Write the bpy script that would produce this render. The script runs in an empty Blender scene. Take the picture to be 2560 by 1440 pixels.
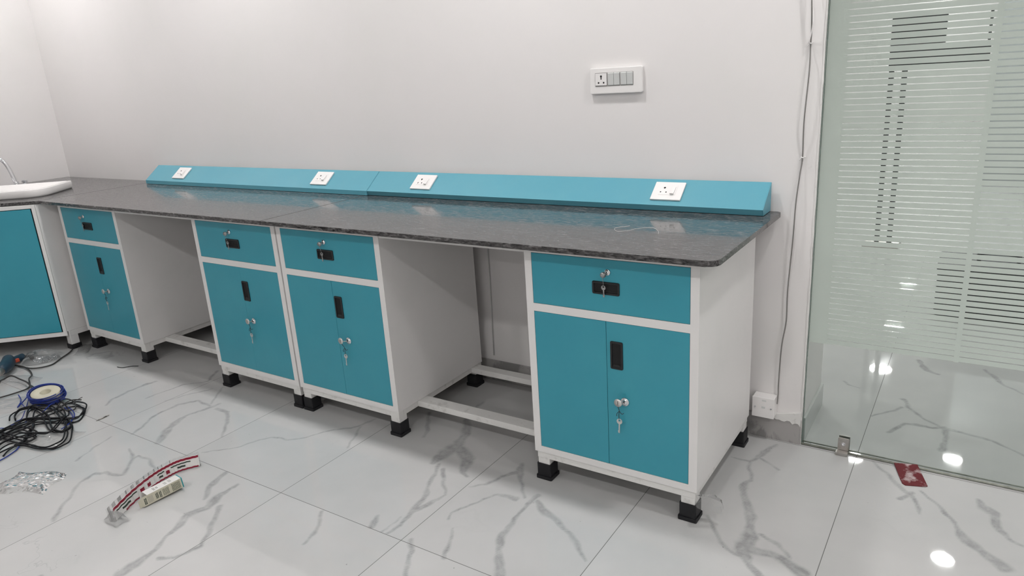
import bpy, bmesh, math, random
import numpy as np
from mathutils import Vector, Matrix
random.seed(7)
S = bpy.context.scene
COL = S.collection
PI = math.pi

# ---------------------------------------------------------------- camera, world, exposure
(CP, CR, CU, CF, FPX) = ([3.01492, -2.65772, 1.45858], [0.837237, 0.543375, -0.061463], [-0.108562, 0.275319, 0.955204], [-0.535956, 0.793059, -0.289497], 1780.16)
cd = bpy.data.cameras.new('camera'); cam = bpy.data.objects.new('camera', cd); COL.objects.link(cam)
cd.sensor_fit = 'HORIZONTAL'; cd.sensor_width = 36.0; cd.lens = FPX / 2560 * 36.0
cd.clip_start = 0.02; cd.clip_end = 100
m = Matrix.Identity(4)
for i in range(3):
    m[i][0] = CR[i]; m[i][1] = CU[i]; m[i][2] = -CF[i]; m[i][3] = CP[i]
cam.matrix_world = m
S.camera = cam
w = bpy.data.worlds.new('world'); S.world = w; w.use_nodes = True
w.node_tree.nodes['Background'].inputs[0].default_value = (.8, .85, .9, 1)
w.node_tree.nodes['Background'].inputs[1].default_value = 0.0
S.view_settings.view_transform = 'Standard'; S.view_settings.look = 'None'
S.view_settings.exposure = -0.34; S.view_settings.gamma = 1.0; S.view_settings.use_curve_mapping = False
LAMP = 300.0          # radiance of the round ceiling lamps
LAMP_POS = [(-2.1, -.70), (-.36, -.70), (1.44, -.70), (3.24, -.70),
            (.3, -3.4), (2.2, -3.4), (3.9, -3.4), (4.7, -1.7),  # the one off the rows is added to brighten the right side
            (.3, -6.2), (2.2, -6.2), (3.9, -6.2)]
LAMP_POS_NEXT = [(3.09, 3.9), (3.08, 5.83), (2.14, 5.4), (2.08, 8.15), (2.05, 10.1), (2.03, 12.6), (4.2, 2.0), (1.2, 2.0), (.2, 5.0), (-.8, 12.0), (4.4, 4.6), (2.9, 2.6)]  # second half of the list is fill, added to brighten film and room
CEIL = 3.0

# ---------------------------------------------------------------- materials
def mat(name, col, rough=.5, metal=0., spec=.5, coat=0., trans=0., alpha=1., ior=1.45):
    M = bpy.data.materials.new(name); M.use_nodes = True
    b = M.node_tree.nodes['Principled BSDF']
    b.inputs['Base Color'].default_value = (*col, 1)
    b.inputs['Roughness'].default_value = rough
    b.inputs['Metallic'].default_value = metal
    b.inputs['Specular IOR Level'].default_value = spec
    b.inputs['Coat Weight'].default_value = coat
    b.inputs['Transmission Weight'].default_value = trans
    b.inputs['Alpha'].default_value = alpha
    b.inputs['IOR'].default_value = ior
    return M
def N(M, t, **kw):
    n = M.node_tree.nodes.new(t)
    for k, v in kw.items():
        if k in n.inputs: n.inputs[k].default_value = v
        else: setattr(n, k, v)
    return n
def LK(M, a, b): M.node_tree.links.new(a, b)
def math_(M, op, a, b=None, c=None, clamp=False):
    n = M.node_tree.nodes.new('ShaderNodeMath'); n.operation = op; n.use_clamp = clamp
    for i, v in enumerate((a, b, c)):
        if v is None: continue
        if isinstance(v, (int, float)): n.inputs[i].default_value = v
        else: LK(M, v, n.inputs[i])
    return n.outputs[0]
def mixc(M, fac, a, b):
    n = M.node_tree.nodes.new('ShaderNodeMix'); n.data_type = 'RGBA'
    if isinstance(fac, (int, float)): n.inputs[0].default_value = fac
    else: LK(M, fac, n.inputs[0])
    for i, v in ((6, a), (7, b)):
        if isinstance(v, tuple): n.inputs[i].default_value = (*v, 1)
        else: LK(M, v, n.inputs[i])
    return n.outputs[2]
def ramp(M, fac, lo, hi):
    n = N(M, 'ShaderNodeMapRange'); n.clamp = True
    n.inputs['From Min'].default_value = lo; n.inputs['From Max'].default_value = hi
    LK(M, fac, n.inputs['Value']); return n.outputs[0]
def noise(M, vec, scale, detail=3, rough=.5, dist=0., w=None):
    n = N(M, 'ShaderNodeTexNoise'); n.inputs['Scale'].default_value = scale
    n.inputs['Detail'].default_value = detail; n.inputs['Roughness'].default_value = rough
    n.inputs['Distortion'].default_value = dist
    if vec is not None: LK(M, vec, n.inputs['Vector'])
    return n
def coords(M, scale=(1, 1, 1), rot=(0, 0, 0)):
    tc = N(M, 'ShaderNodeTexCoord'); mp = N(M, 'ShaderNodeMapping')
    mp.inputs['Scale'].default_value = scale; mp.inputs['Rotation'].default_value = rot
    LK(M, tc.outputs['Object'], mp.inputs['Vector']); return mp.outputs[0]
def bump(M, h, strength=.1, dist=.002):
    b = N(M, 'ShaderNodeBump'); b.inputs['Strength'].default_value = strength; b.inputs['Distance'].default_value = dist
    LK(M, h, b.inputs['Height']); LK(M, b.outputs[0], M.node_tree.nodes['Principled BSDF'].inputs['Normal'])
def setc(M, sock, inp='Base Color'): LK(M, sock, M.node_tree.nodes['Principled BSDF'].inputs[inp])
def dirty(name, col, col2, rough=.5, scale=6, lo=.5, hi=.8, spec=.5, coat=0., b=0.05, metal=0.):
    M = mat(name, col, rough, metal, spec, coat)
    n = noise(M, coords(M), scale, 6, .6)
    setc(M, mixc(M, ramp(M, n.outputs[0], lo, hi), col, col2))
    n2 = noise(M, coords(M), scale * 12, 3, .5)
    if b: bump(M, n2.outputs[0], b, .001)
    return M

WALL = dirty('painted plaster', (.80, .775, .77), (.77, .755, .74), .55, 1.3, .45, .75, .3, 0, .06)
CEILM = mat('ceiling paint', (.8, .8, .79), .8)
WHITE = dirty('white powder coat', (.80, .785, .775), (.76, .755, .74), .32, 5, .5, .8, .5, 0, .03)
STAND = dirty('scuffed white paint', (.78, .77, .75), (.50, .49, .46), .42, 22, .55, .78, .5, 0, .15)
BLUE = dirty('turquoise powder coat', (.045, .31, .40), (.052, .33, .415), .33, 3, .4, .7, .45, 0, .02)
BLUE_LIT = dirty('lit turquoise powder coat', (.10, .335, .425), (.115, .35, .43), .38, 4, .4, .7, .4, 0, .02)  # door turquoise made paler, brighter light on the slope painted in
BLACK = mat('black plastic', (.012, .013, .015), .38)
RUBBER = dirty('black rubber', (.012, .012, .014), (.03, .03, .032), .5, 20, .5, .8, .4, 0, .1)
DARK = mat('dark recess', (.004, .004, .005), .7)
CHROME = mat('chrome', (.75, .76, .78), .12, 1.)
STEEL = dirty('brushed steel', (.5, .48, .46), (.36, .33, .30), .38, 30, .4, .7, .5, 0, .1, .9)
NICKEL = dirty('nickel key', (.40, .40, .40), (.16, .16, .16), .38, 200, .5, .7, .5, 0, 0, .9)
BRIGHTKEY = mat('bright plated key', (.66, .65, .63), .42, .75)
SWITCH = mat('white switch plastic', (.83, .81, .80), .25)
SWITCHG = mat('pale grey switch plastic', (.62, .63, .62), .3)
CERAM = mat('white ceramic', (.84, .82, .81), .07, coat=.4)
GREY = mat('grey sheath', (.22, .21, .20), .5)
CABLE = mat('black cable sheath', (.007, .007, .009), .5, spec=.3)
CABLE2 = mat('dark grey cord', (.03, .028, .027), .5)
BLUEW = mat('blue wire sheath', (.012, .03, .22), .4)
CREAM = mat('cream paper', (.56, .53, .42), .7)
REDP = mat('red print', (.25, .010, .032), .35)
WHITEP = mat('white printed film', (.72, .70, .68), .35)
INK = mat('dark green print', (.03, .045, .035), .5)
TEAL = mat('teal print', (.02, .27, .30), .4)
TOOLB = mat('navy tool casing', (.018, .04, .065), .4)
ORANGE = mat('orange trigger', (.5, .07, .03), .5)
GROUT = mat('dark joint', (.05, .05, .05), .8)
NEXTDARK = mat('dark panel', (.012, .014, .015), .4)
PUTTY = dirty('white putty', (.76, .75, .73), (.50, .49, .46), .8, 40, .60, .8, .2, 0, .6)
SILIC = dirty('silicone bead', (.30, .31, .27), (.17, .18, .15), .3, 30, .4, .7, .5, 0, .2)

# grey stone skirting
SKIRT = mat('grey polished skirting', (.38, .37, .36), .18)
n_ = noise(SKIRT, coords(SKIRT, (1, 1, .6)), 7, 5, .6, 1.0)
setc(SKIRT, mixc(SKIRT, ramp(SKIRT, n_.outputs[0], .48, .56), (.40, .385, .375), (.26, .255, .25)))
SKIRT2 = mat('pale skirting', (.55, .56, .55), .2)

# speckled granite laminate worktop
GRAN = mat('black granite', (.05, .05, .05), .22, spec=.55)
c_ = coords(GRAN, (15, 62, 50), (0, 0, .30))
n1 = noise(GRAN, c_, 2.6, 8, .68, .6)
n2 = noise(GRAN, coords(GRAN, (20, 120, 70), (0, 0, .24)), 1.3, 5, .65, .8)
n3 = noise(GRAN, coords(GRAN, (3, 9, 9)), 1.2, 3, .5)
g1 = mixc(GRAN, ramp(GRAN, n1.outputs[0], .40, .60), (.002, .002, .003), (.095, .09, .09))
g2 = mixc(GRAN, math_(GRAN, 'MULTIPLY', ramp(GRAN, n2.outputs[0], .50, .68), .7), g1, (.24, .23, .23))
g3 = mixc(GRAN, math_(GRAN, 'MULTIPLY', ramp(GRAN, n3.outputs[0], .35, .7), .35), g2, (.075, .07, .07))
setc(GRAN, g3)
rr = N(GRAN, 'ShaderNodeMapRange'); rr.inputs['To Min'].default_value = .04; rr.inputs['To Max'].default_value = .34
LK(GRAN, math_(GRAN, 'MAXIMUM', ramp(GRAN, n2.outputs[0], .48, .64), ramp(GRAN, n1.outputs[0], .48, .66)), rr.inputs['Value']); setc(GRAN, rr.outputs[0], 'Roughness')

# polished marble tiles, 600 x 1200, joints drawn where the tiles meet
MARB = mat('polished marble tile', (.7, .7, .7), .07, spec=.34)
tc = N(MARB, 'ShaderNodeTexCoord'); sp = N(MARB, 'ShaderNodeSeparateXYZ'); LK(MARB, tc.outputs['Object'], sp.inputs[0])
TX, TY = .9337, -1.2171
ux = math_(MARB, 'DIVIDE', math_(MARB, 'SUBTRACT', sp.outputs[0], TX), .6)
uy = math_(MARB, 'DIVIDE', math_(MARB, 'SUBTRACT', sp.outputs[1], TY), 1.2)
def joint(u, size, wdt):
    fr = math_(MARB, 'FRACT', math_(MARB, 'ADD', u, .5))
    dd = math_(MARB, 'MULTIPLY', math_(MARB, 'ABSOLUTE', math_(MARB, 'SUBTRACT', fr, .5)), size)
    return math_(MARB, 'LESS_THAN', dd, wdt)
jm = math_(MARB, 'MAXIMUM', joint(ux, .6, .0011), joint(uy, 1.2, .0011))
cell = N(MARB, 'ShaderNodeCombineXYZ')
LK(MARB, math_(MARB, 'MULTIPLY', math_(MARB, 'FLOOR', ux), 3.7), cell.inputs[0]); LK(MARB, math_(MARB, 'MULTIPLY', math_(MARB, 'FLOOR', uy), 5.3), cell.inputs[1])
va = N(MARB, 'ShaderNodeVectorMath'); va.operation = 'ADD'; LK(MARB, tc.outputs['Object'], va.inputs[0]); LK(MARB, cell.outputs[0], va.inputs[1])
warp = noise(MARB, va.outputs[0], 2.0, 5, .6); vw = N(MARB, 'ShaderNodeVectorMath'); vw.operation = 'MULTIPLY_ADD'
LK(MARB, warp.outputs['Color'], vw.inputs[0]); vw.inputs[1].default_value = (.5, .5, .5); LK(MARB, va.outputs[0], vw.inputs[2])
nv = noise(MARB, vw.outputs[0], 1.5, 2, .5)
ridge = math_(MARB, 'SUBTRACT', 1.0, ramp(MARB, math_(MARB, 'ABSOLUTE', math_(MARB, 'SUBTRACT', nv.outputs[0], .5)), 0.0, .012))
nf = noise(MARB, vw.outputs[0], 3.5, 3, .6)
ridge2 = math_(MARB, 'SUBTRACT', 1.0, ramp(MARB, math_(MARB, 'ABSOLUTE', math_(MARB, 'SUBTRACT', nf.outputs[0], .47)), 0.0, .008))
msk = ramp(MARB, noise(MARB, va.outputs[0], 1.7, 2).outputs[0], .5, .62)
av = N(MARB, 'ShaderNodeAttribute'); av.attribute_name = 'vein'
ao = N(MARB, 'ShaderNodeAttribute'); ao.attribute_name = 'far'
pv = math_(MARB, 'MULTIPLY', math_(MARB, 'MULTIPLY', math_(MARB, 'MAXIMUM', ridge, math_(MARB, 'MULTIPLY', ridge2, .6)), msk), math_(MARB, 'MULTIPLY_ADD', ao.outputs['Fac'], .35, .05))
fine = noise(MARB, va.outputs[0], 26, 8, .68, .4)
fine2 = noise(MARB, va.outputs[0], 11, 5, .6)
vr = math_(MARB, 'MULTIPLY', av.outputs['Fac'], math_(MARB, 'MULTIPLY_ADD', fine.outputs[0], 1.9, .05))
vv = math_(MARB, 'MULTIPLY', ramp(MARB, vr, .16, .74), math_(MARB, 'MULTIPLY_ADD', ramp(MARB, fine2.outputs[0], .35, .62), .42, .58))
vt = math_(MARB, 'ADD', math_(MARB, 'MULTIPLY', vv, .72), pv, clamp=True)
cloud = noise(MARB, va.outputs[0], 2.2, 4, .55)
base = mixc(MARB, ramp(MARB, cloud.outputs[0], .35, .7), (.525, .52, .515), (.475, .475, .47))
colr = mixc(MARB, vt, base, (.20, .205, .205))
speck = noise(MARB, tc.outputs['Object'], 55, 2, .5)
colr = mixc(MARB, math_(MARB, 'MULTIPLY', ramp(MARB, speck.outputs[0], .765, .79), .55), colr, (.16, .15, .14))
setc(MARB, mixc(MARB, jm, colr, (.13, .125, .12)))
rgh = math_(MARB, 'MULTIPLY_ADD', ramp(MARB, noise(MARB, tc.outputs['Object'], 6, 4).outputs[0], .4, .8), .03, .022)
setc(MARB, math_(MARB, 'MAXIMUM', rgh, math_(MARB, 'MULTIPLY', jm, .6)), 'Roughness')

# clear glass: fresnel mix of a tinted transparent and a mirror lobe
def thin_glass(name, tint, mixfac=None, rough=0.0, ior=1.45):
    M = bpy.data.materials.new(name); M.use_nodes = True; nt = M.node_tree; nt.nodes.clear()
    o = nt.nodes.new('ShaderNodeOutputMaterial'); tr = nt.nodes.new('ShaderNodeBsdfTransparent'); tr.inputs[0].default_value = (*tint, 1)
    g = nt.nodes.new('ShaderNodeBsdfGlossy'); g.inputs['Roughness'].default_value = rough
    f = nt.nodes.new('ShaderNodeFresnel'); f.inputs[0].default_value = ior
    mx = nt.nodes.new('ShaderNodeMixShader')
    nt.links.new(f.outputs[0], mx.inputs[0]); nt.links.new(tr.outputs[0], mx.inputs[1]); nt.links.new(g.outputs[0], mx.inputs[2]); nt.links.new(mx.outputs[0], o.inputs[0])
    return M
GLASS = thin_glass('green tinted glass', (.955, .985, .972), ior=1.3)
PLAST = thin_glass('clear crinkled plastic', (.985, .985, .983), ior=1.32, rough=.06)
_nt = PLAST.node_tree; _o = [n for n in _nt.nodes if n.type == 'OUTPUT_MATERIAL'][0]; _m = _o.inputs[0].links[0].from_socket
_d = _nt.nodes.new('ShaderNodeBsdfTranslucent'); _d.inputs[0].default_value = (.8, .8, .8, 1); _d2 = _nt.nodes.new('ShaderNodeBsdfDiffuse'); _d2.inputs[0].default_value = (.8, .8, .8, 1)
_a = _nt.nodes.new('ShaderNodeMixShader'); _nt.links.new(_d.outputs[0], _a.inputs[1]); _nt.links.new(_d2.outputs[0], _a.inputs[2])
_x = _nt.nodes.new('ShaderNodeMixShader'); _x.inputs[0].default_value = .16; _nt.links.new(_m, _x.inputs[1]); _nt.links.new(_a.outputs[0], _x.inputs[2]); _nt.links.new(_x.outputs[0], _o.inputs[0])
# frosted strips: light passes through scattered
FROST = bpy.data.materials.new('frosted film'); FROST.use_nodes = True; nt = FROST.node_tree; nt.nodes.clear()
o = nt.nodes.new('ShaderNodeOutputMaterial'); di = nt.nodes.new('ShaderNodeBsdfDiffuse'); tl = nt.nodes.new('ShaderNodeBsdfTranslucent'); mx = nt.nodes.new('ShaderNodeMixShader')
di.inputs[0].default_value = (.88, .885, .865, 1); tl.inputs[0].default_value = (.95, .955, .935, 1); mx.inputs[0].default_value = .55
tp = nt.nodes.new('ShaderNodeBsdfTransparent'); tp.inputs[0].default_value = (.9, .95, .92, 1); mx2 = nt.nodes.new('ShaderNodeMixShader'); mx2.inputs[0].default_value = .10
nt.links.new(di.outputs[0], mx.inputs[1]); nt.links.new(tl.outputs[0], mx.inputs[2]); nt.links.new(mx.outputs[0], mx2.inputs[1]); nt.links.new(tp.outputs[0], mx2.inputs[2]); nt.links.new(mx2.outputs[0], o.inputs[0])
# lamp diffuser
EMIT = bpy.data.materials.new('lamp diffuser'); EMIT.use_nodes = True
eb = EMIT.node_tree.nodes['Principled BSDF']; eb.inputs['Base Color'].default_value = (.9, .9, .9, 1)
eb.inputs['Emission Color'].default_value = (1, .985, .975, 1); eb.inputs['Emission Strength'].default_value = LAMP
# red sanding card
REDC = dirty('worn red abrasive', (.125, .022, .026), (.42, .33, .33), .75, 28, .50, .66, .2, 0, .4)

# ---------------------------------------------------------------- mesh helpers
class MB:
    def __init__(s): s.bm = bmesh.new(); s.mats = []
    def mi(s, m):
        if m is None: return 0
        if m not in s.mats: s.mats.append(m)
        return s.mats.index(m)
    def box(s, x0, x1, y0, y1, z0, z1, m=None, bev=0., M=None):
        r = bmesh.ops.create_cube(s.bm, size=1.0); vs = r['verts']
        for v in vs:
            v.co = Vector(((x0 + x1) / 2 + v.co.x * (x1 - x0), (y0 + y1) / 2 + v.co.y * (y1 - y0), (z0 + z1) / 2 + v.co.z * (z1 - z0)))
        fs = list({f for v in vs for f in v.link_faces}); k = s.mi(m)
        for f in fs: f.material_index = k
        if bev:
            es = list({e for v in vs for e in v.link_edges})
            b = bmesh.ops.bevel(s.bm, geom=es, offset=bev, segments=2, affect='EDGES', profile=.6)
            vs = list({v for f in b['faces'] for v in f.verts} | {v for v in vs if v.is_valid})
            for f in b['faces']: f.material_index = k
        if M is not None:
            for v in vs: v.co = M @ v.co
        return s
    def prism(s, pts, lo, hi, axis='z', m=None, bev=0., M=None):
        def P(a, b, t):
            return {'z': (a, b, t), 'x': (t, a, b), 'y': (a, t, b)}[axis]
        A = [s.bm.verts.new(P(a, b, lo)) for a, b in pts]; B = [s.bm.verts.new(P(a, b, hi)) for a, b in pts]
        n = len(pts); k = s.mi(m); fs = []
        fs.append(s.bm.faces.new(A[::-1])); fs.append(s.bm.faces.new(B))
        for i in range(n): fs.append(s.bm.faces.new((A[i], A[(i + 1) % n], B[(i + 1) % n], B[i])))
        for f in fs: f.material_index = k
        vs = A + B
        if bev:
            es = [e for f in fs[:2] for e in f.edges]
            b = bmesh.ops.bevel(s.bm, geom=es, offset=bev, segments=2, affect='EDGES', profile=.6)
            for f in b['faces']: f.material_index = k
            vs = list({v for f in b['faces'] for v in f.verts} | {v for v in vs if v.is_valid})
        if M is not None:
            for v in vs: v.co = M @ v.co
        return s
    def tube(s, path, r, seg=8, m=None, closed=False, cap=True):
        P = [Vector(p) for p in path]; n = len(P); k = s.mi(m); rings = []
        up = Vector((0, 0, 1)); prev = None
        for i, p in enumerate(P):
            if closed: t = P[(i + 1) % n] - P[i - 1]
            else: t = P[min(i + 1, n - 1)] - P[max(i - 1, 0)]
            if t.length < 1e-9: t = Vector((1, 0, 0))
            t.normalize()
            if prev is None:
                a = t.cross(up)
                if a.length < .1: a = t.cross(Vector((1, 0, 0)))
            else: a = prev - t * prev.dot(t)
            a.normalize(); prev = a; b = t.cross(a)
            rr = r[i] if isinstance(r, (list, tuple)) else r
            rings.append([s.bm.verts.new(p + (a * math.cos(2 * PI * j / seg) + b * math.sin(2 * PI * j / seg)) * rr) for j in range(seg)])
        for i in range(n if closed else n - 1):
            A, B = rings[i], rings[(i + 1) % n]
            for j in range(seg):
                f = s.bm.faces.new((A[j], A[(j + 1) % seg], B[(j + 1) % seg], B[j])); f.smooth = True; f.material_index = k
        if cap and not closed:
            for R in (rings[0][::-1], rings[-1]):
                f = s.bm.faces.new(R); f.material_index = k
        return s
    def cyl(s, p, q, r, seg=20, m=None, r2=None):
        return s.tube([p, q], [r, r if r2 is None else r2], seg, m)
    def lathe(s, prof, seg=32, m=None, M=None, c=(0, 0, 0)):
        k = s.mi(m); rings = []; vs = []
        for rr, z in prof:
            ring = [s.bm.verts.new((c[0] + rr * math.cos(2 * PI * j / seg), c[1] + rr * math.sin(2 * PI * j / seg), c[2] + z)) for j in range(seg)] if rr > 1e-6 else [s.bm.verts.new((c[0], c[1], c[2] + z))]
            rings.append(ring); vs += ring
        for A, B in zip(rings, rings[1:]):
            for j in range(seg):
                a, b, cc, d = A[j % len(A)], A[(j + 1) % len(A)], B[(j + 1) % len(B)], B[j % len(B)]
                q = []
                for v in (a, b, cc, d):
                    if v not in q: q.append(v)
                if len(q) > 2:
                    try: f = s.bm.faces.new(q); f.smooth = True; f.material_index = k
                    except ValueError: pass
        if M is not None:
            for v in vs: v.co = M @ v.co
        return s
    def build(s, name, m, parent=None, loc=None, smooth=False, fix=True):
        if fix: bmesh.ops.recalc_face_normals(s.bm, faces=s.bm.faces)
        me = bpy.data.meshes.new(name); s.bm.to_mesh(me); s.bm.free()
        if smooth:
            for p in me.polygons: p.use_smooth = True
        for mm in (s.mats if s.mats else [m]): me.materials.append(mm)
        ob = bpy.data.objects.new(name, me); COL.objects.link(ob)
        if parent is not None: ob.parent = parent
        if loc is not None: ob.location = loc
        return ob
def thing(name, label, cat, loc=(0, 0, 0), rz=0, group=None):
    o = bpy.data.objects.new(name, None); COL.objects.link(o); o.empty_display_size = .05
    o.location = loc; o.rotation_euler = (0, 0, rz); tag(o, label, cat, group); return o
def tag(o, label, cat, group=None):
    o['label'] = label; o['category'] = cat
    if group: o['group'] = group
    return o
def struct(o): o['kind'] = 'structure'; return o
def copy_tree(o, parent=None):
    c = o.copy(); COL.objects.link(c)
    if parent is not None: c.parent = parent
    for ch in list(o.children): copy_tree(ch, c)
    return c
def spline(pts, n=8, closed=False):
    P = [Vector(p) for p in pts]; out = []; L = len(P)
    rng = range(L if closed else L - 1)
    for i in rng:
        if closed: a, b, c, d = P[i - 1], P[i], P[(i + 1) % L], P[(i + 2) % L]
        else: a, b, c, d = P[max(i - 1, 0)], P[i], P[i + 1], P[min(i + 2, L - 1)]
        for j in range(n):
            t = j / n
            out.append(.5 * ((2 * b) + (c - a) * t + (2 * a - 5 * b + 4 * c - d) * t * t + (3 * b - a - 3 * c + d) * t ** 3))
    if not closed: out.append(P[-1])
    return out
def rrect(x0, x1, y0, y1, r, n=5):
    out = []
    rs = r if isinstance(r, (list, tuple)) else [r] * 4       # corners: (x1,y0) (x1,y1) (x0,y1) (x0,y0)
    for (cx, cy, a0, q) in ((x1, y0, -90, rs[0]), (x1, y1, 0, rs[1]), (x0, y1, 90, rs[2]), (x0, y0, 180, rs[3])):
        sx = -1 if cx == x1 else 1; sy = 1 if cy == y0 else -1
        if q <= 0: out.append((cx, cy)); continue
        for i in range(n + 1):
            a = math.radians(a0 + 90 * i / n); out.append((cx + sx * q + q * math.cos(a), cy + sy * q + q * math.sin(a)))
    return out

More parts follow.
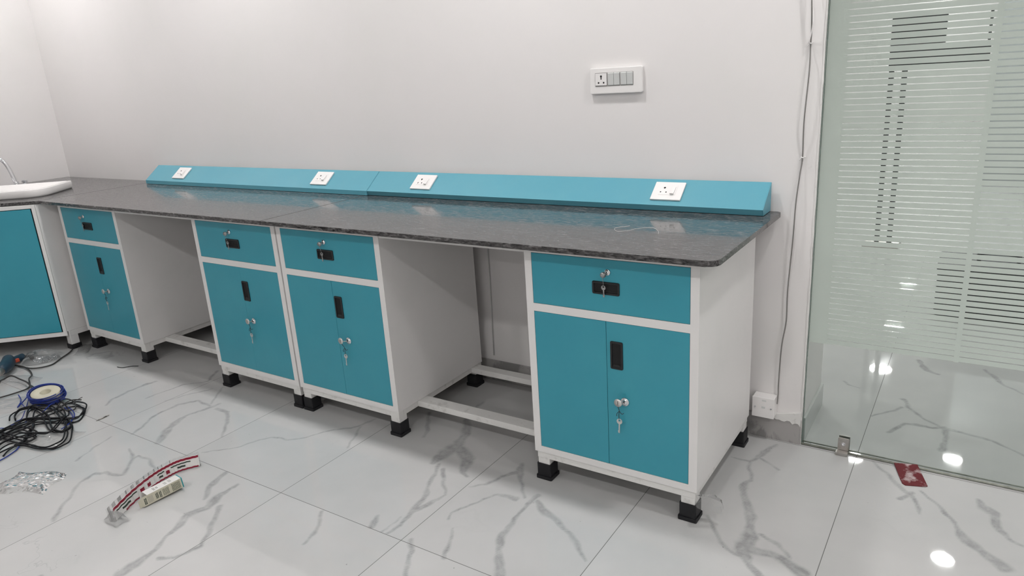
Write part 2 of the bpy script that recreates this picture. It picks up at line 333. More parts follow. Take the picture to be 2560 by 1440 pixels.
# ---------------------------------------------------------------- room shell
XL, XW, WT = -2.701, 2.5315, .37       # left wall, right end of the back wall, its thickness
XR, YF = 5.3, -7.6                     # right wall and the wall behind the camera
NX0, NX1, NY1 = -2.0, 5.6, 14.0        # room seen through the glass
VEINS=[
  [(0.017,-0.816,0.0086),(-0.02,-0.98,0.0106),(0.008,-1.064,0.0208),(0.059,-1.132,0.0224),(0.114,-1.213,0.018)] ,
  [(0.041,-0.866,0.0127),(0.134,-0.877,0.0186),(0.236,-0.951,0.01),(0.328,-1.038,0.0039)] ,
  [(0.843,-0.613,0.0056),(0.817,-0.706,0.0092),(0.758,-0.76,0.0092),(0.702,-0.824,0.0055),(0.667,-0.893,0.0055),(0.628,-0.928,0.0037),(0.54,-0.937,0.0056),(0.504,-0.974,0.0057),(0.47,-1.065,0.0037),(0.365,-1.163,0.0019)] ,
  [(0.115,-1.552,0.0058),(0.108,-1.493,0.0175),(0.143,-1.454,0.0251),(0.234,-1.428,0.0133),(0.184,-1.378,0.0077),(0.116,-1.334,0.0118),(0.054,-1.309,0.004)] ,
  [(0.144,-1.355,0.0059),(0.143,-1.32,0.0059),(0.208,-1.305,0.0077),(0.312,-1.34,0.0038)] ,
  [(0.117,-1.551,0.0077),(0.199,-1.616,0.0056),(0.274,-1.689,0.0055),(0.333,-1.744,0.0036)] ,
  [(0.844,-1.785,0.0248),(0.842,-1.705,0.025),(0.83,-1.653,0.019),(0.776,-1.551,0.0211),(0.725,-1.468,0.03),(0.754,-1.411,0.0333),(0.728,-1.34,0.0237),(0.726,-1.255,0.0051)] ,
  [(0.892,-1.678,0.0124),(0.931,-1.65,0.0077),(0.954,-1.572,0.0093),(0.91,-1.495,0.0142),(0.858,-1.442,0.0097),(0.791,-1.38,0.0149)] ,
  [(0.696,-1.378,0.0102),(0.643,-1.329,0.0139),(0.623,-1.238,0.0124)] ,
  [(-0.159,-1.266,0.0063),(-0.111,-1.369,0.0083),(-0.058,-1.469,0.0061)] ,
  [(1.17,-1.233,0.0046),(1.223,-1.287,0.0045),(1.24,-1.326,0.006),(1.25,-1.389,0.0029)] ,
  [(0.834,-0.698,0.0074),(0.873,-0.762,0.0072),(0.919,-0.85,0.0035)] ,
  [(1.031,-0.452,0.0074),(1.115,-0.57,0.0125),(1.143,-0.631,0.0053)] ,
  [(1.195,-0.242,0.0094),(1.193,-0.306,0.013),(1.218,-0.416,0.0253),(1.283,-0.534,0.0209),(1.318,-0.622,0.0204),(1.32,-0.711,0.0366),(1.318,-0.788,0.0131)] ,
  [(1.344,-0.656,0.0302),(1.428,-0.701,0.0327),(1.473,-0.78,0.0143),(1.506,-0.792,0.0063)] ,
  [(1.347,-0.783,0.0082),(1.391,-0.892,0.0158),(1.421,-0.942,0.0217),(1.444,-1.02,0.0212),(1.464,-1.104,0.0148),(1.473,-1.154,0.0073),(1.464,-1.206,0.0043)] ,
  [(1.384,-0.807,0.0129),(1.498,-0.937,0.0076),(1.478,-1.011,0.0181),(1.462,-1.063,0.0135)] ,
  [(1.354,-1.144,0.006),(1.384,-1.202,0.0133)] ,
  [(1.439,-1.115,0.003),(1.441,-1.209,0.0029)] ,
  [(1.628,-0.619,0.0048),(1.65,-0.68,0.0142),(1.612,-0.728,0.0063),(1.582,-0.802,0.0047),(1.548,-0.85,0.0031)] ,
  [(1.65,-0.68,0.0142),(1.708,-0.755,0.0077),(1.772,-0.831,0.0045)] ,
  [(1.816,-0.791,0.0089),(1.805,-0.858,0.0088),(1.815,-0.957,0.01),(1.819,-1.024,0.0224),(1.852,-1.102,0.0191),(1.911,-1.203,0.0236)] ,
  [(1.744,-0.846,0.0149),(1.657,-0.846,0.0061),(1.629,-0.914,0.0075),(1.604,-0.972,0.0104),(1.59,-1.011,0.0059),(1.599,-1.056,0.0044)] ,
  [(1.831,-0.825,0.0059),(1.885,-0.856,0.0174),(1.93,-0.865,0.0129),(2.012,-0.928,0.0083),(2.064,-0.974,0.0082),(2.124,-1.029,0.0027)] ,
  [(1.648,-1.093,0.0029),(1.685,-1.148,0.007),(1.719,-1.21,0.0082)] ,
  [(1.568,-1.211,0.0056),(1.606,-1.255,0.0069),(1.659,-1.341,0.0094)] ,
  [(2.424,-0.348,0.0094),(2.417,-0.387,0.0217),(2.442,-0.444,0.0183),(2.488,-0.521,0.0208),(2.517,-0.598,0.0231),(2.524,-0.654,0.0312),(2.516,-0.724,0.0278),(2.548,-0.793,0.0108),(2.588,-0.834,0.0133)] ,
  [(2.552,-0.625,0.0143),(2.604,-0.661,0.0084),(2.647,-0.72,0.0041)] ,
  [(2.528,-0.718,0.0306),(2.596,-0.722,0.0276),(2.658,-0.754,0.0272),(2.694,-0.776,0.0297)] ,
  [(2.432,-0.344,0.0079),(2.396,-0.227,0.0065),(2.413,-0.17,0.0099),(2.454,-0.051,0.0051)] ,
  [(2.326,-0.214,0.0033),(2.396,-0.227,0.0065)] ,
  [(2.415,-0.178,0.005),(2.498,-0.235,0.0032)] ,
  [(2.366,-0.627,0.0029),(2.435,-0.702,0.0056),(2.485,-0.748,0.0069),(2.52,-0.762,0.0082)] ,
  [(2.796,-0.013,0.0051),(2.854,-0.094,0.0066),(2.896,-0.177,0.0113),(2.918,-0.198,0.0145),(2.935,-0.239,0.0063),(2.954,-0.298,0.0031)] ,
  [(2.885,-0.247,0.0079),(2.926,-0.178,0.0081)] ,
  [(2.95,-0.157,0.0049),(2.989,-0.193,0.0048),(3.026,-0.238,0.0063),(3.071,-0.318,0.0062),(3.105,-0.375,0.0198),(3.146,-0.406,0.0136),(3.192,-0.476,0.0296)] ,
  [(3.119,-0.125,0.0082),(3.133,-0.166,0.0227),(3.167,-0.186,0.0161),(3.186,-0.27,0.011),(3.216,-0.315,0.0078),(3.241,-0.336,0.0062)] ,
  [(2.855,1.063,0.0112),(2.897,0.95,0.0153),(2.949,0.918,0.0065)] ,
  [(3.115,1.051,0.0067),(3.155,0.99,0.011),(3.187,0.91,0.0108),(3.267,0.845,0.0064)] ,
  [(2.824,0.575,0.01),(2.854,0.501,0.0078),(2.92,0.428,0.0077),(2.996,0.371,0.0094),(3.065,0.365,0.0113),(3.132,0.346,0.0075),(3.254,0.255,0.0055)] ,
  [(2.813,0.24,0.0091),(2.853,0.349,0.0056),(2.896,0.359,0.0094),(2.955,0.351,0.0056),(3.009,0.378,0.0114)] ,
  [(3.009,0.378,0.0114),(3.015,0.27,0.0129),(3.006,0.178,0.0161)] ,
  [(2.579,0.671,0.0103),(2.609,0.637,0.0061),(2.662,0.624,0.0041)] ,
  [(2.74,0.352,0.0038),(2.832,0.49,0.0059)] ,
  [(-0.013,-0.859,0.0086),(-0.117,-0.866,0.0109),(-0.173,-0.947,0.0088),(-0.179,-1.016,0.0065),(-0.162,-1.086,0.0065),(-0.109,-1.152,0.0063),(-0.077,-1.216,0.0042)] ,
  [(-0.138,-0.707,0.009),(-0.083,-0.774,0.0066),(-0.03,-0.843,0.0065)] ,
  [(-0.176,-0.746,0.0045),(-0.22,-0.84,0.0045),(-0.268,-0.939,0.0022)] ,
  [(-0.374,-0.564,0.0143),(-0.288,-0.685,0.0092),(-0.375,-0.766,0.007),(-0.388,-0.884,0.0069),(-0.391,-0.973,0.0046)] ,
  [(-0.557,-0.812,0.0072),(-0.574,-0.876,0.012),(-0.578,-0.954,0.0071),(-0.556,-1.042,0.007),(-0.509,-1.1,0.0046)] ,
]
def vnoise(x, y, seed):
    rs = np.random.RandomState(seed); o = np.zeros_like(x)
    for k in range(7):
        fr = 2 ** (k * .55) * 7; a = rs.rand() * 6.28; p = rs.rand() * 6.28
        o += np.sin(fr * (x * math.cos(a) + y * math.sin(a)) * 2 + p) / (1 + k * .8)
    return o
def make_floor():
    fx = np.arange(-1.7, 3.75, .006); fy = np.arange(-1.85, 1.15, .006)
    xs = np.concatenate([[XL - .2, -2.2], fx, [4.2, XR + .2]]); ys = np.concatenate([[YF - .2, -5, -3], fy, [3, 8, NY1 + .2]])
    X, Y = np.meshgrid(xs, ys); nx, ny = len(xs), len(ys)
    X1, Y1 = X.ravel(), Y.ravel(); nV = len(X1)
    wx = X1 + .007 * vnoise(X1, Y1, 1) + .0006 * vnoise(X1 * 2.5, Y1 * 2.5, 3); wy = Y1 + .007 * vnoise(X1, Y1, 2) + .0006 * vnoise(X1 * 2.5, Y1 * 2.5, 4)
    wid = 1 + .26 * vnoise(X1 * .7, Y1 * .7, 5)
    V = np.zeros(nV)
    for pl in VEINS:
        q = [pl[0]]
        # widths interpolate along each segment
        for (ax, ay, aw), (bx, by, bw) in zip(pl, pl[1:]):
            lo = (min(ax, bx) - .08, min(ay, by) - .08); hi = (max(ax, bx) + .08, max(ay, by) + .08)
            idx = np.nonzero((X1 > lo[0]) & (X1 < hi[0]) & (Y1 > lo[1]) & (Y1 < hi[1]))[0]
            dx, dy = bx - ax, by - ay; t = np.clip(((wx[idx] - ax) * dx + (wy[idx] - ay) * dy) / (dx * dx + dy * dy), 0, 1)
            dist = np.hypot(wx[idx] - ax - t * dx, wy[idx] - ay - t * dy)
            hw = np.maximum((aw + (bw - aw) * t) * .66 * np.clip(wid[idx], .4, 1.7), .0014)
            val = np.maximum(1 / (1 + np.exp((dist - hw) / (.0026 + hw * .34))), .30 * np.exp(-(dist / (hw * 2.4 + .004)) ** 2))
            core = .62 + .38 * np.exp(-((dist - hw * .75) / (hw * .35 + .001)) ** 2)
            strength = np.where(hw > .006, core, .9)
            V[idx] = np.maximum(V[idx], val * strength)
    far = ((X1 < -1.0) | (Y1 < -1.8) | (Y1 > 1.1) | (X1 > 3.7)).astype(float)
    co = np.zeros((nV, 3)); co[:, 0] = X1; co[:, 1] = Y1
    ii, jj = np.meshgrid(np.arange(nx - 1), np.arange(ny - 1)); a = (jj * nx + ii).ravel()
    fc = np.stack([a, a + 1, a + nx + 1, a + nx], 1)
    me = bpy.data.meshes.new('floor'); me.vertices.add(nV); me.vertices.foreach_set('co', co.ravel())
    me.loops.add(fc.size); me.loops.foreach_set('vertex_index', fc.ravel().astype(np.int32))
    me.polygons.add(len(fc)); me.polygons.foreach_set('loop_start', (np.arange(len(fc)) * 4).astype(np.int32))
    try: me.polygons.foreach_set('loop_total', np.full(len(fc), 4, np.int32))
    except Exception: pass
    me.update(); me.validate()
    for nm, arr in (('vein', V), ('far', far)):
        at = me.attributes.new(nm, 'FLOAT', 'POINT'); at.data.foreach_set('value', arr.astype(np.float32))
    me.materials.append(MARB)
    o = bpy.data.objects.new('floor', me); COL.objects.link(o); struct(o)
make_floor()
struct(MB().box(XL - .15, XR + .15, YF - .15, NY1 + .15, CEIL, CEIL + .1).build('ceiling', CEILM))
struct(MB().prism([(XL, 0), (XW, 0), (XW, WT), (NX0, WT), (XL, WT)], 0, CEIL).build('wall_back', WALL))
struct(MB().box(XL - .15, XL, YF - .15, WT, 0, CEIL).build('wall_left', WALL))
struct(MB().box(XL - .15, XR + .15, YF - .15, YF, 0, CEIL).build('wall_front', WALL))
struct(MB().box(XR, XR + .15, YF, .0, 0, CEIL).build('wall_right', WALL))
struct(MB().box(5.0, XR + .15, 0, .15, 0, CEIL).build('wall_back_right', WALL))
struct(MB().box(NX0 - .15, NX0, WT, NY1, 0, CEIL).build('wall_next_left', WALL))
struct(MB().box(NX1, NX1 + .15, .15, NY1, 0, CEIL).build('wall_next_right', WALL))
struct(MB().box(NX0 - .15, NX1 + .15, NY1, NY1 + .15, 0, CEIL).build('wall_next_far', WALL))
struct(MB().box(3.0, NX1, 6.35, 6.45, 0, CEIL).build('wall_next_backdrop', mat('grey added backdrop', (.34, .36, .36), .5)))  # grey backdrop added to darken the film gaps right of the seam
# skirting on the back wall, its reveal, and the next room
struct(MB().box(XL + .011, XW, -.011, -.0005, 0, .1018, bev=.0012).build('baseboard_back', SKIRT))
struct(MB().box(XL + .0005, XL + .011, YF + .01, -.012, 0, .1018).build('baseboard_left', SKIRT))
struct(MB().box(XW + .0005, XW + .010, .02, WT, 0, .1018).build('baseboard_reveal', SKIRT2))
struct(MB().box(NX0 + .01, XW + .01, WT, WT + .01, 0, .1018).build('baseboard_next', SKIRT2))
# strip of white putty smeared above the skirting beside the glass
pb = MB(); pts = []
random.seed(3)
xs_ = [2.43 + i * .01 for i in range(11)]
pts = [(x, .098 - random.random() * .013 - .008 * (x - 2.43) / .1) for x in xs_] + [(2.5305, .135), (2.43, .113)]
pb.prism(pts, -.0135, -.0005, 'y')
tag(pb.build('putty_smear', PUTTY), 'smear of white putty along the skirting top beside the glass edge', 'putty')
# rough putty edge at the wall end, a trim of the wall
eb_ = MB(); z = 0
L1_ = []; R1_ = []
while z < CEIL:
    L1_.append((XW - .0015 - random.random() * .004, z)); R1_.append((XW + .001 + random.random() * .0025, z)); z += .02 + random.random() * .03
eb_.prism(L1_ + R1_[::-1], -.0022, .004, 'y')
struct(eb_.build('trim_1', PUTTY))

# ---------------------------------------------------------------- ceiling lamps
def ceiling_lamp():
    t = thing('ceiling_light', '', 'light')
    MB().lathe([(.088, 0), (.105, 0), (.105, -.008), (.088, -.012), (.088, 0)], 40).build('frame', WHITE, t)
    MB().lathe([(0, -.006), (.088, -.006), (.088, -.002), (0, -.002)], 40).build('diffuser', EMIT, t)
    return t
lp = ceiling_lamp()
rowname = {-.70: 'nearest the back wall', -3.4: 'over the middle of the room', -6.2: 'behind the camera'}
for i, (x, y) in enumerate(LAMP_POS + LAMP_POS_NEXT):
    o = lp if i == 0 else copy_tree(lp)
    o.location = (x, y, CEIL - .001)
    if 2.0 < x < 2.1 and y > 7: o.scale = (1.6, 1.6, 1)       # the larger lamps far beyond the glass
    if i < len(LAMP_POS):
        if y not in rowname:
            tag(o, 'added fill downlight on the ceiling close to the right wall, %s' % ('by the glass partition' if y > -3 else 'far from the glass partition'), 'light', 'round ceiling downlights'); continue
        same = sorted(a for a, b in LAMP_POS if b == y)
        tag(o, 'round ceiling downlight %s, %s from the left wall' % (rowname.get(y, 'close to the right wall, %s' % ('by the glass' if y > -3 else 'far from the glass')), ['nearest', 'second', 'third', 'fourth'][same.index(x)]), 'light', 'round ceiling downlights')
    else:
        row = 'left' if x < 1.5 else ('middle' if x < 2.6 else 'right')
        k = sorted(b for a, b in LAMP_POS_NEXT if ('left' if a < 1.5 else ('middle' if a < 2.6 else 'right')) == row).index(y)
        tag(o, 'round reflected or added fill downlight beyond the glass, %s from it in the %s row' % (['nearest', 'second', 'third', 'fourth', 'fifth', 'sixth', 'seventh', 'eighth', 'ninth'][k], row), 'light', 'round downlights beyond the glass')

# ---------------------------------------------------------------- cabinets
YC, YB = -.6827, -.0741
ZT = .899
def recess_handle(w, h, name, parent, x, z, mark=True):
    """black recessed pull: rim, hollow and lip"""
    b = MB(); t = .0065
    O = rrect(x - w / 2, x + w / 2, z - h / 2, z + h / 2, .005, 4); I = rrect(x - w / 2 + t, x + w / 2 - t, z - h / 2 + t, z + h / 2 - t, .0025, 4)
    O2 = rrect(x - w / 2 + .0015, x + w / 2 - .0015, z - h / 2 + .0015, z + h / 2 - .0015, .004, 4)
    L4_ = [[b.bm.verts.new((p[0], yy, p[1])) for p in P_] for P_, yy in ((O, YC - .0002), (O, YC - .003), (O2, YC - .0045), (I, YC - .0036), (I, YC - .0006))]
    for P_, Q_ in zip(L4_, L4_[1:]):
        for i in range(len(P_)): b.bm.faces.new((P_[i], P_[(i + 1) % len(P_)], Q_[(i + 1) % len(P_)], Q_[i]))
    b.mi(BLACK)
    b.box(x - w / 2 + t, x + w / 2 - t, YC - .0012, YC - .0004, z - h / 2 + t, z + h / 2 - t, DARK)
    if w > h:      # little moulded rib inside the drawer pull
        b.box(x + .008, x + .034, YC - .0022, YC - .0012, z - .011, z - .008, BLACK)
        b.box(x + .004, x + .008, YC - .0022, YC - .0012, z + .001, z + .005, BLACK)
    else:
        b.prism([(x - w / 2 + t, z - h / 2 + t), (x + w / 2 - t, z - h / 2 + t), (x + w / 2 - t - .005, z - h / 2 + t + .010), (x - w / 2 + t + .005, z - h / 2 + t + .010)], YC - .0026, YC - .0012, 'y', BLACK)
    return b.build(name, BLACK, parent)
def lock(parent, x, z, r, name='lock'):
    R = Matrix.Translation((x, YC, z)) @ Matrix.Rotation(PI / 2, 4, 'X')
    b = MB().lathe([(0, .0005), (r, .0005), (r, .0025), (r * .9, .0038), (r * .62, .004), (r * .58, .0065), (r * .5, .007), (0, .007)], 28, CHROME, R)
    b.box(x - .0009, x + .0009, YC - .0076, YC - .0066, z - .005, z + .005, DARK)
    return b.build(name, CHROME, parent)
def cabinet(a, b, label, gapw, gx, hx, hdx):
    """a,b: left and right faces.  local x is world x"""
    st = .0277
    t = thing('storage_cabinet', label, 'cabinet', (0, 0, 0), 0, 'turquoise and white base cabinets')
    # carcass: side panels, back, floor and the face frame
    c = MB()
    c.box(a, b, YC + .004, YB, .1155, .8985, None, .0015)
    cav = MB()
    for (x0, x1, z0, z1) in ((a, a + st, .1152, ZT), (b - st, b, .1152, ZT), (a + st, b - st, .8741, ZT), (a + st, b - st, .6656, .6941), (a + st, b - st, .1152, .1403)):
        c.box(x0, x1, YC, YC + .0045, z0, z1, WHITE)
    c.mats = []
    c.build('body', WHITE, t)
    MB().box(a + st, b - st, YC + .0022, YC + .0042, .1403, .8741).build('shadow_gap', DARK, t)
    g = .0012
    d = MB().box(a + st + g, b - st - g, YC, YC + .016, .6941 + g, .8741 - g, None, .0008).build('drawer', BLUE, t)
    recess_handle(.096, .043, 'handle', d, hx[0], .778)
    lock(d, hx[1], .832, .0105)
    dl = MB().box(a + st + g, gx - gapw / 2, YC, YC + .016, .1403 + g, .6656 - g, None, .0008).build('door', BLUE, t)
    dr = MB().box(gx + gapw / 2, b - st - g, YC, YC + .016, .1403 + g, .6656 - g, None, .0008).build('door', BLUE, t)
    recess_handle(.0445, .097, 'handle', dr, hx[2], .551)
    lock(dr, hx[3], hdx, .0150)
    return t
CABS = [(-1.4624, -.8503, 'turquoise base cabinet furthest left, right beside the corner sink cabinet', .0003, -1.150, (-1.166, -1.190, -1.127, -1.103), .402),
        (-.162, .4466, 'turquoise base cabinet on the left side of the touching pair in the middle', .0003, .148, (.134, .122, .1725, .190), .404),
        (.4552, 1.0643, 'turquoise base cabinet on the right side of the touching pair in the middle', .0014, .7620, (.752, .752, .7915, .822), .404),
        (1.738, 2.350, 'turquoise base cabinet furthest right, its white side panel in view', .0014, 2.0395, (2.043, 2.050, 2.0765, 2.103), .390)]
for (a, b, lab, gw, gx, hx, lz) in CABS: cabinet(a, b, lab, gw, gx, hx, lz)

# support stands: legs, rails and cross bars that carry two cabinets each
def stand(xs, label):
    t = thing('support_frame', label, 'frame', (0, 0, 0), 0, 'white tubular stands under the cabinets')
    iy = YC + .006
    for (a, b) in xs:
        r = MB()
        r.box(a + .006, b - .006, iy, iy + .030, .088, .1146, None, .0015)
        r.box(a + .006, b - .006, YB - .030, YB, .088, .1146, None, .0015)
        r.box(a + .006, a + .036, iy + .03, YB - .03, .088, .1146, None, .0015)
        r.box(b - .036, b - .006, iy + .03, YB - .03, .088, .1146, None, .0015)
        r.build('base_rail', STAND, t)
        for (lx, sx) in ((a + .007, 1), (b - .007, -1)):
            for (ly, sy) in ((iy + .001, 1), (YB - .001, -1)):
                x0, x1 = sorted((lx, lx + sx * .048)); y0, y1 = sorted((ly, ly + sy * .048))
                lg = MB().box(x0, x1, y0, y1, .045, .1146, None, .002).build('leg', STAND, t)
                f = MB(); e = .0045
                f.prism(rrect(x0 - e, x1 + e, y0 - e, y1 + e, .004, 3), .014, .064, 'z', None, .0012)
                f.prism(rrect(x0 - e - .004, x1 + e + .004, y0 - e - .004, y1 + e + .004, .005, 3), .0005, .014, 'z', None, .0012)
                f.build('rubber_foot', RUBBER, lg)
    (a0, b0), (a1, b1) = xs
    for y0, y1 in ((-.553, -.493), (-.158, -.108)):
        MB().box(b0 - .006, a1 + .006, y0, y1, .088, .1146, None, .002).build('cross_bar', STAND, t)
    MB().box(b0 + .0005, a1 - .0005, YC + .002, YC + .027, .872, .8985, None, .001).build('top_rail', WHITE, t)
    MB().box(b0 + .0005, a1 - .0005, YB - .03, YB - .005, .872, .8985, None, .001).build('top_rail', WHITE, t)
    return t
stand([CABS[0][:2], CABS[1][:2]], 'white tube stand on black feet under the two left base cabinets')
stand([CABS[2][:2], CABS[3][:2]], 'white tube stand on black feet under the two right base cabinets')

# ---------------------------------------------------------------- worktops
def slab(name, pts, label, bev=.003):
    o = MB().prism(pts, .900, .918, 'z', None, bev).build(name, GRAN)
    return tag(o, label, 'worktop', 'granite worktop slabs')
slab('worktop', rrect(.4545, 2.4217, -.754, -.0148, [.035, .012, 0, 0], 6), 'dark speckled granite worktop, right slab with the rounded outer corner')
slab('worktop', [(-1.520, -.749), (.4525, -.754), (.4525, -.0148), (-1.520, -.0148)], 'dark speckled granite worktop, middle slab over the two left cabinets')
UX = Vector((-.795, -.607))
c2 = (-1.5215 + UX.x * .62, -.746 + UX.y * .62)
slab('worktop', [(-1.5225, -.746), (-1.5225, -.0148), (XL + .003, -.0148), (XL + .003, c2[1]), c2], 'granite worktop of the left corner, carrying the white wash basin')

# power trunkings on the worktop against the wall
def trunking(x0, x1, label, under=0.):
    t = thing('power_trunking', label, 'trunking', (0, 0, 0), 0, 'turquoise sloped power trunkings')
    prof = [(-.0155, .9195), (-.1221 + under, .9195), (-.1221, .9414), (-.0155, 1.0233)]
    MB().prism(prof, x0 + .0022, x1 - .0022, 'x', None, .0008).build('housing', BLUE_LIT, t)
    for xx0, xx1 in ((x0, x0 + .002), (x1 - .002, x1)): MB().prism(prof, xx0, xx1, 'x', None, .0005).build('end_cap', BLUE_LIT, t)
    return t
trunking(-1.4752, .4705, 'turquoise sloped power trunking, the left length on the worktop')
trunking(.4725, 2.3835, 'turquoise sloped power trunking, the right length on the worktop', .009)
SL = math.atan2(1.0233 - .9414, .1221 - .0155)
def socket(xc, label, big=False, w=.120, h=.090):
    """plate lying on the sloped face: three pin outlet and a rocker switch"""
    t = thing('power_socket', label, 'socket', (0, 0, 0), 0, 'white power sockets on the trunking')
    ym, zm = -.0678, .9831
    Mx = Matrix.Translation((xc, ym, zm)) @ Matrix.Rotation(SL, 4, 'X')
    b = MB().prism(rrect(-w / 2, w / 2, -h / 2, h / 2, .002, 2), .0003, .0075, 'z', None, .0018, Mx); b.build('plate', SWITCH, t)
    MB().prism(rrect(-w / 2 + .026, w / 2 - .026, -h / 2 + .024, h / 2 - .017, .001, 2), .0076, .0084, 'z', None, .0003, Mx).build('socket_insert', SWITCH, t)
    p = MB(); e = .0088
    for (px, py, rr) in (((-.016), .014, .0042 if not big else .0045), (-.027, -.008, .0027), (-.005, -.008, .0027)):
        p.lathe([(0, .0085), (rr, .0085), (rr, .0089), (0, .0089)], 14, None, Mx @ Matrix.Translation((px, py, 0)))
        if big: p.box(px - .0012, px + .0012, py - .006, py, .0085, .0089, None, 0, Mx)
    p.build('pin_hole', DARK, t)
    s = MB().prism([(-.019, .0085), (.018, .0085), (.018, .0105), (-.019, .0150)], .013, .028, 'x', None, .0004)
    for v in s.bm.verts: v.co = Mx @ v.co
    s.build('rocker', SWITCH, t)
    q = MB().box(.0132, .0278, -.024, -.0195, .0085, .009, None, 0, Mx); q.build('rocker_gap', SWITCHG, t)
    return t
socket(-1.146, 'small white power socket nearest the left end of the left trunking')
socket(.1075, 'small white power socket near the right end of the left trunking')
socket(.801, 'white power socket with keyhole earth slot, left one on right trunking', True)
socket(2.0145, 'white power socket near the right end of the right trunking')

# wall switch board
def switchboard():
    t = thing('switch_board', 'white switch board with one socket and two switch pairs on back wall', 'switch', (0, 0, 0))
    x0, x1, z0, z1 = 1.667, 1.889, 1.3545, 1.4525
    MB().prism(rrect(x0, x1, z0, z1, .006, 4), -.017, -.0005, 'y', None, .003).build('plate', SWITCH, t)
    for i, (a, b) in enumerate(((1.6925, 1.7430), (1.7465, 1.7970), (1.8010, 1.8520))):
        MB().box(a - .001, b + .001, -.0178, -.0171, 1.3835, 1.4345).build('recess', GREY, t)
        if i == 0:
            MB().box(a + .0004, b - .0012, -.0200, -.0176, 1.3865, 1.4325, None, .0006).build('socket_insert', SWITCH, t)
            p = MB(); c = (a + b) / 2
            for px, pz, r in ((c, 1.421, .0042), (c - .011, 1.397, .0034), (c + .011, 1.397, .0034)):
                p.lathe([(0, .0), (r, 0), (r, .0004), (0, .0004)], 14, None, Matrix.Translation((px, -.0201, pz)) @ Matrix.Rotation(PI / 2, 4, 'X'))
            p.box(c - .002, c + .002, -.0206, -.0201, 1.409, 1.421)
            p.build('pin_hole', DARK, t)
        else:
            for k in range(2):
                xa = a + .0008 + k * (b - a) / 2; xb = xa + (b - a) / 2 - .0014
                MB().prism([(-.0176, 1.3855), (-.0176, 1.4335), (-.0225, 1.4310), (-.0196, 1.3875)], xa, xb, 'x', None, .0005).build('rocker', SWITCHG, t)
switchboard()

# junction box on the back wall and the cable that climbs from it
def junction():
    t = thing('junction_box', 'white square junction box low on back wall beside right cabinet', 'box', (0, 0, 0))
    MB().box(2.3555, 2.4375, -.046, -.0005, .108, .190, None, .002).build('body', SWITCH, t)
    MB().box(2.3545, 2.4385, -.053, -.0462, .107, .191, None, .002).build('cover', SWITCH, t)
    s = MB()
    for x in (2.366, 2.427): s.cyl((x, -.0531, .149), (x, -.0545, .149), .0035, 12)
    s.build('screw', CHROME, t)
    MB().box(2.392, 2.408, -.0536, -.0531, .176, .182).build('cover_mark', SWITCHG, t)
    MB().box(2.391, 2.405, -.0536, -.0531, .146, .154).build('cover_mark', SWITCHG, t)
junction()
wp = [(2.4420, .160), (2.4420, .198), (2.4415, .245), (2.447, .40), (2.4583, .5031), (2.4580, .6292), (2.467, .8129), (2.4705, .95), (2.477, 1.05), (2.4815, 1.1112), (2.4830, 1.2389), (2.4905, 1.40), (2.4870, 1.4892), (2.4905, 1.53), (2.4880, 1.62), (2.482, 1.75), (2.484, 1.9), (2.482, 2.2), (2.484, 2.6), (2.482, CEIL - .004)]
dy = [-.020, -.012, -.012, -.018, -.016, -.016, -.02, -.02, -.012, -.006, -.02, -.02, -.006, -.02, -.03, -.03, -.01, -.01, -.01, -.01]
path = spline([(x, y, z) for (x, z), y in zip(wp, dy)], 8)
tag(MB().tube(path, .0024, 8).build('wall_cable', GREY), 'thin grey cable hanging down the back wall into the junction box', 'cable')
path = spline([(2.496 if i % 2 else 2.484, -.02 - .01 * (i % 2), z) for i, z in enumerate((1.492, 1.56, 1.68, 1.9))], 8)
tag(MB().tube([(2.487, -.008, 1.49)] + path, .0018, 8).build('wall_cable', SWITCH), 'thin white cable beside the grey one above the upper tie', 'cable')
def tie(x, z, label):
    b = MB(); b.tube(spline([(x - .004, -.001, z), (x - .004, -.012, z + .001), (x + .004, -.012, z - .001), (x + .004, -.001, z)], 5), .0018, 6)
    b.tube([(x + .003, -.011, z), (x + .012, -.014, z + .004)], .0012, 6); b.tube([(x - .003, -.011, z), (x - .010, -.016, z - .010)], .001, 6)
    tag(b.build('cable_tie', SWITCH), label, 'cable tie')
tie(2.4868, 1.4895, 'white knotted tie high on the wall cable')
tie(2.4817, 1.112, 'white knotted tie at mid height on the wall cable')
# thin pipe chase seen under the worktop behind the knee space
tag(MB().tube([(1.098, -.006, .885), (1.099, -.006, .515), (1.090, -.006, .128)], .0022, 6).build('wall_wire', SWITCHG), 'thin wire down the back wall behind the right knee space', 'wire')

# ---------------------------------------------------------------- keys
def key_shape(b, c, r, L, ang, m=NICKEL, plane_y=0.):
    """round bow and toothed shank in the x-z plane, hanging at angle ang from straight down"""
    R = Matrix.Translation(Vector(c)) @ Matrix.Rotation(ang, 4, 'Y')
    pts = []
    ring = [(r * math.cos(a), r * math.sin(a)) for a in [2 * PI * i / 20 for i in range(20)]]
    inner = [(r * .38 * math.cos(a), r * .38 * math.sin(a) + r * .35) for a in [2 * PI * i / 20 for i in range(20)]]
    vs = []
    for yy in (-.0009, .0009):
        vs.append([b.bm.verts.new(R @ Vector((x, yy, z))) for x, z in ring]); vs.append([b.bm.verts.new(R @ Vector((x, yy, z))) for x, z in inner])
    A, B, C, D = vs
    for i in range(20):
        j = (i + 1) % 20
        b.bm.faces.new((A[i], A[j], B[j], B[i])); b.bm.faces.new((C[j], C[i], D[i], D[j]))
        b.bm.faces.new((A[j], A[i], C[i], C[j])); b.bm.faces.new((B[i], B[j], D[j], D[i]))
    b.prism([(-.0022, -r * .9), (.0022, -r * .9), (.0022, -r - L), (-.001, -r - L), (-.0045, -r - L + .002), (-.0022, -r - L + .004), (-.005, -r - L + .007), (-.0022, -r - L + .010)], -.0008, .0008, 'y', None, 0, R)
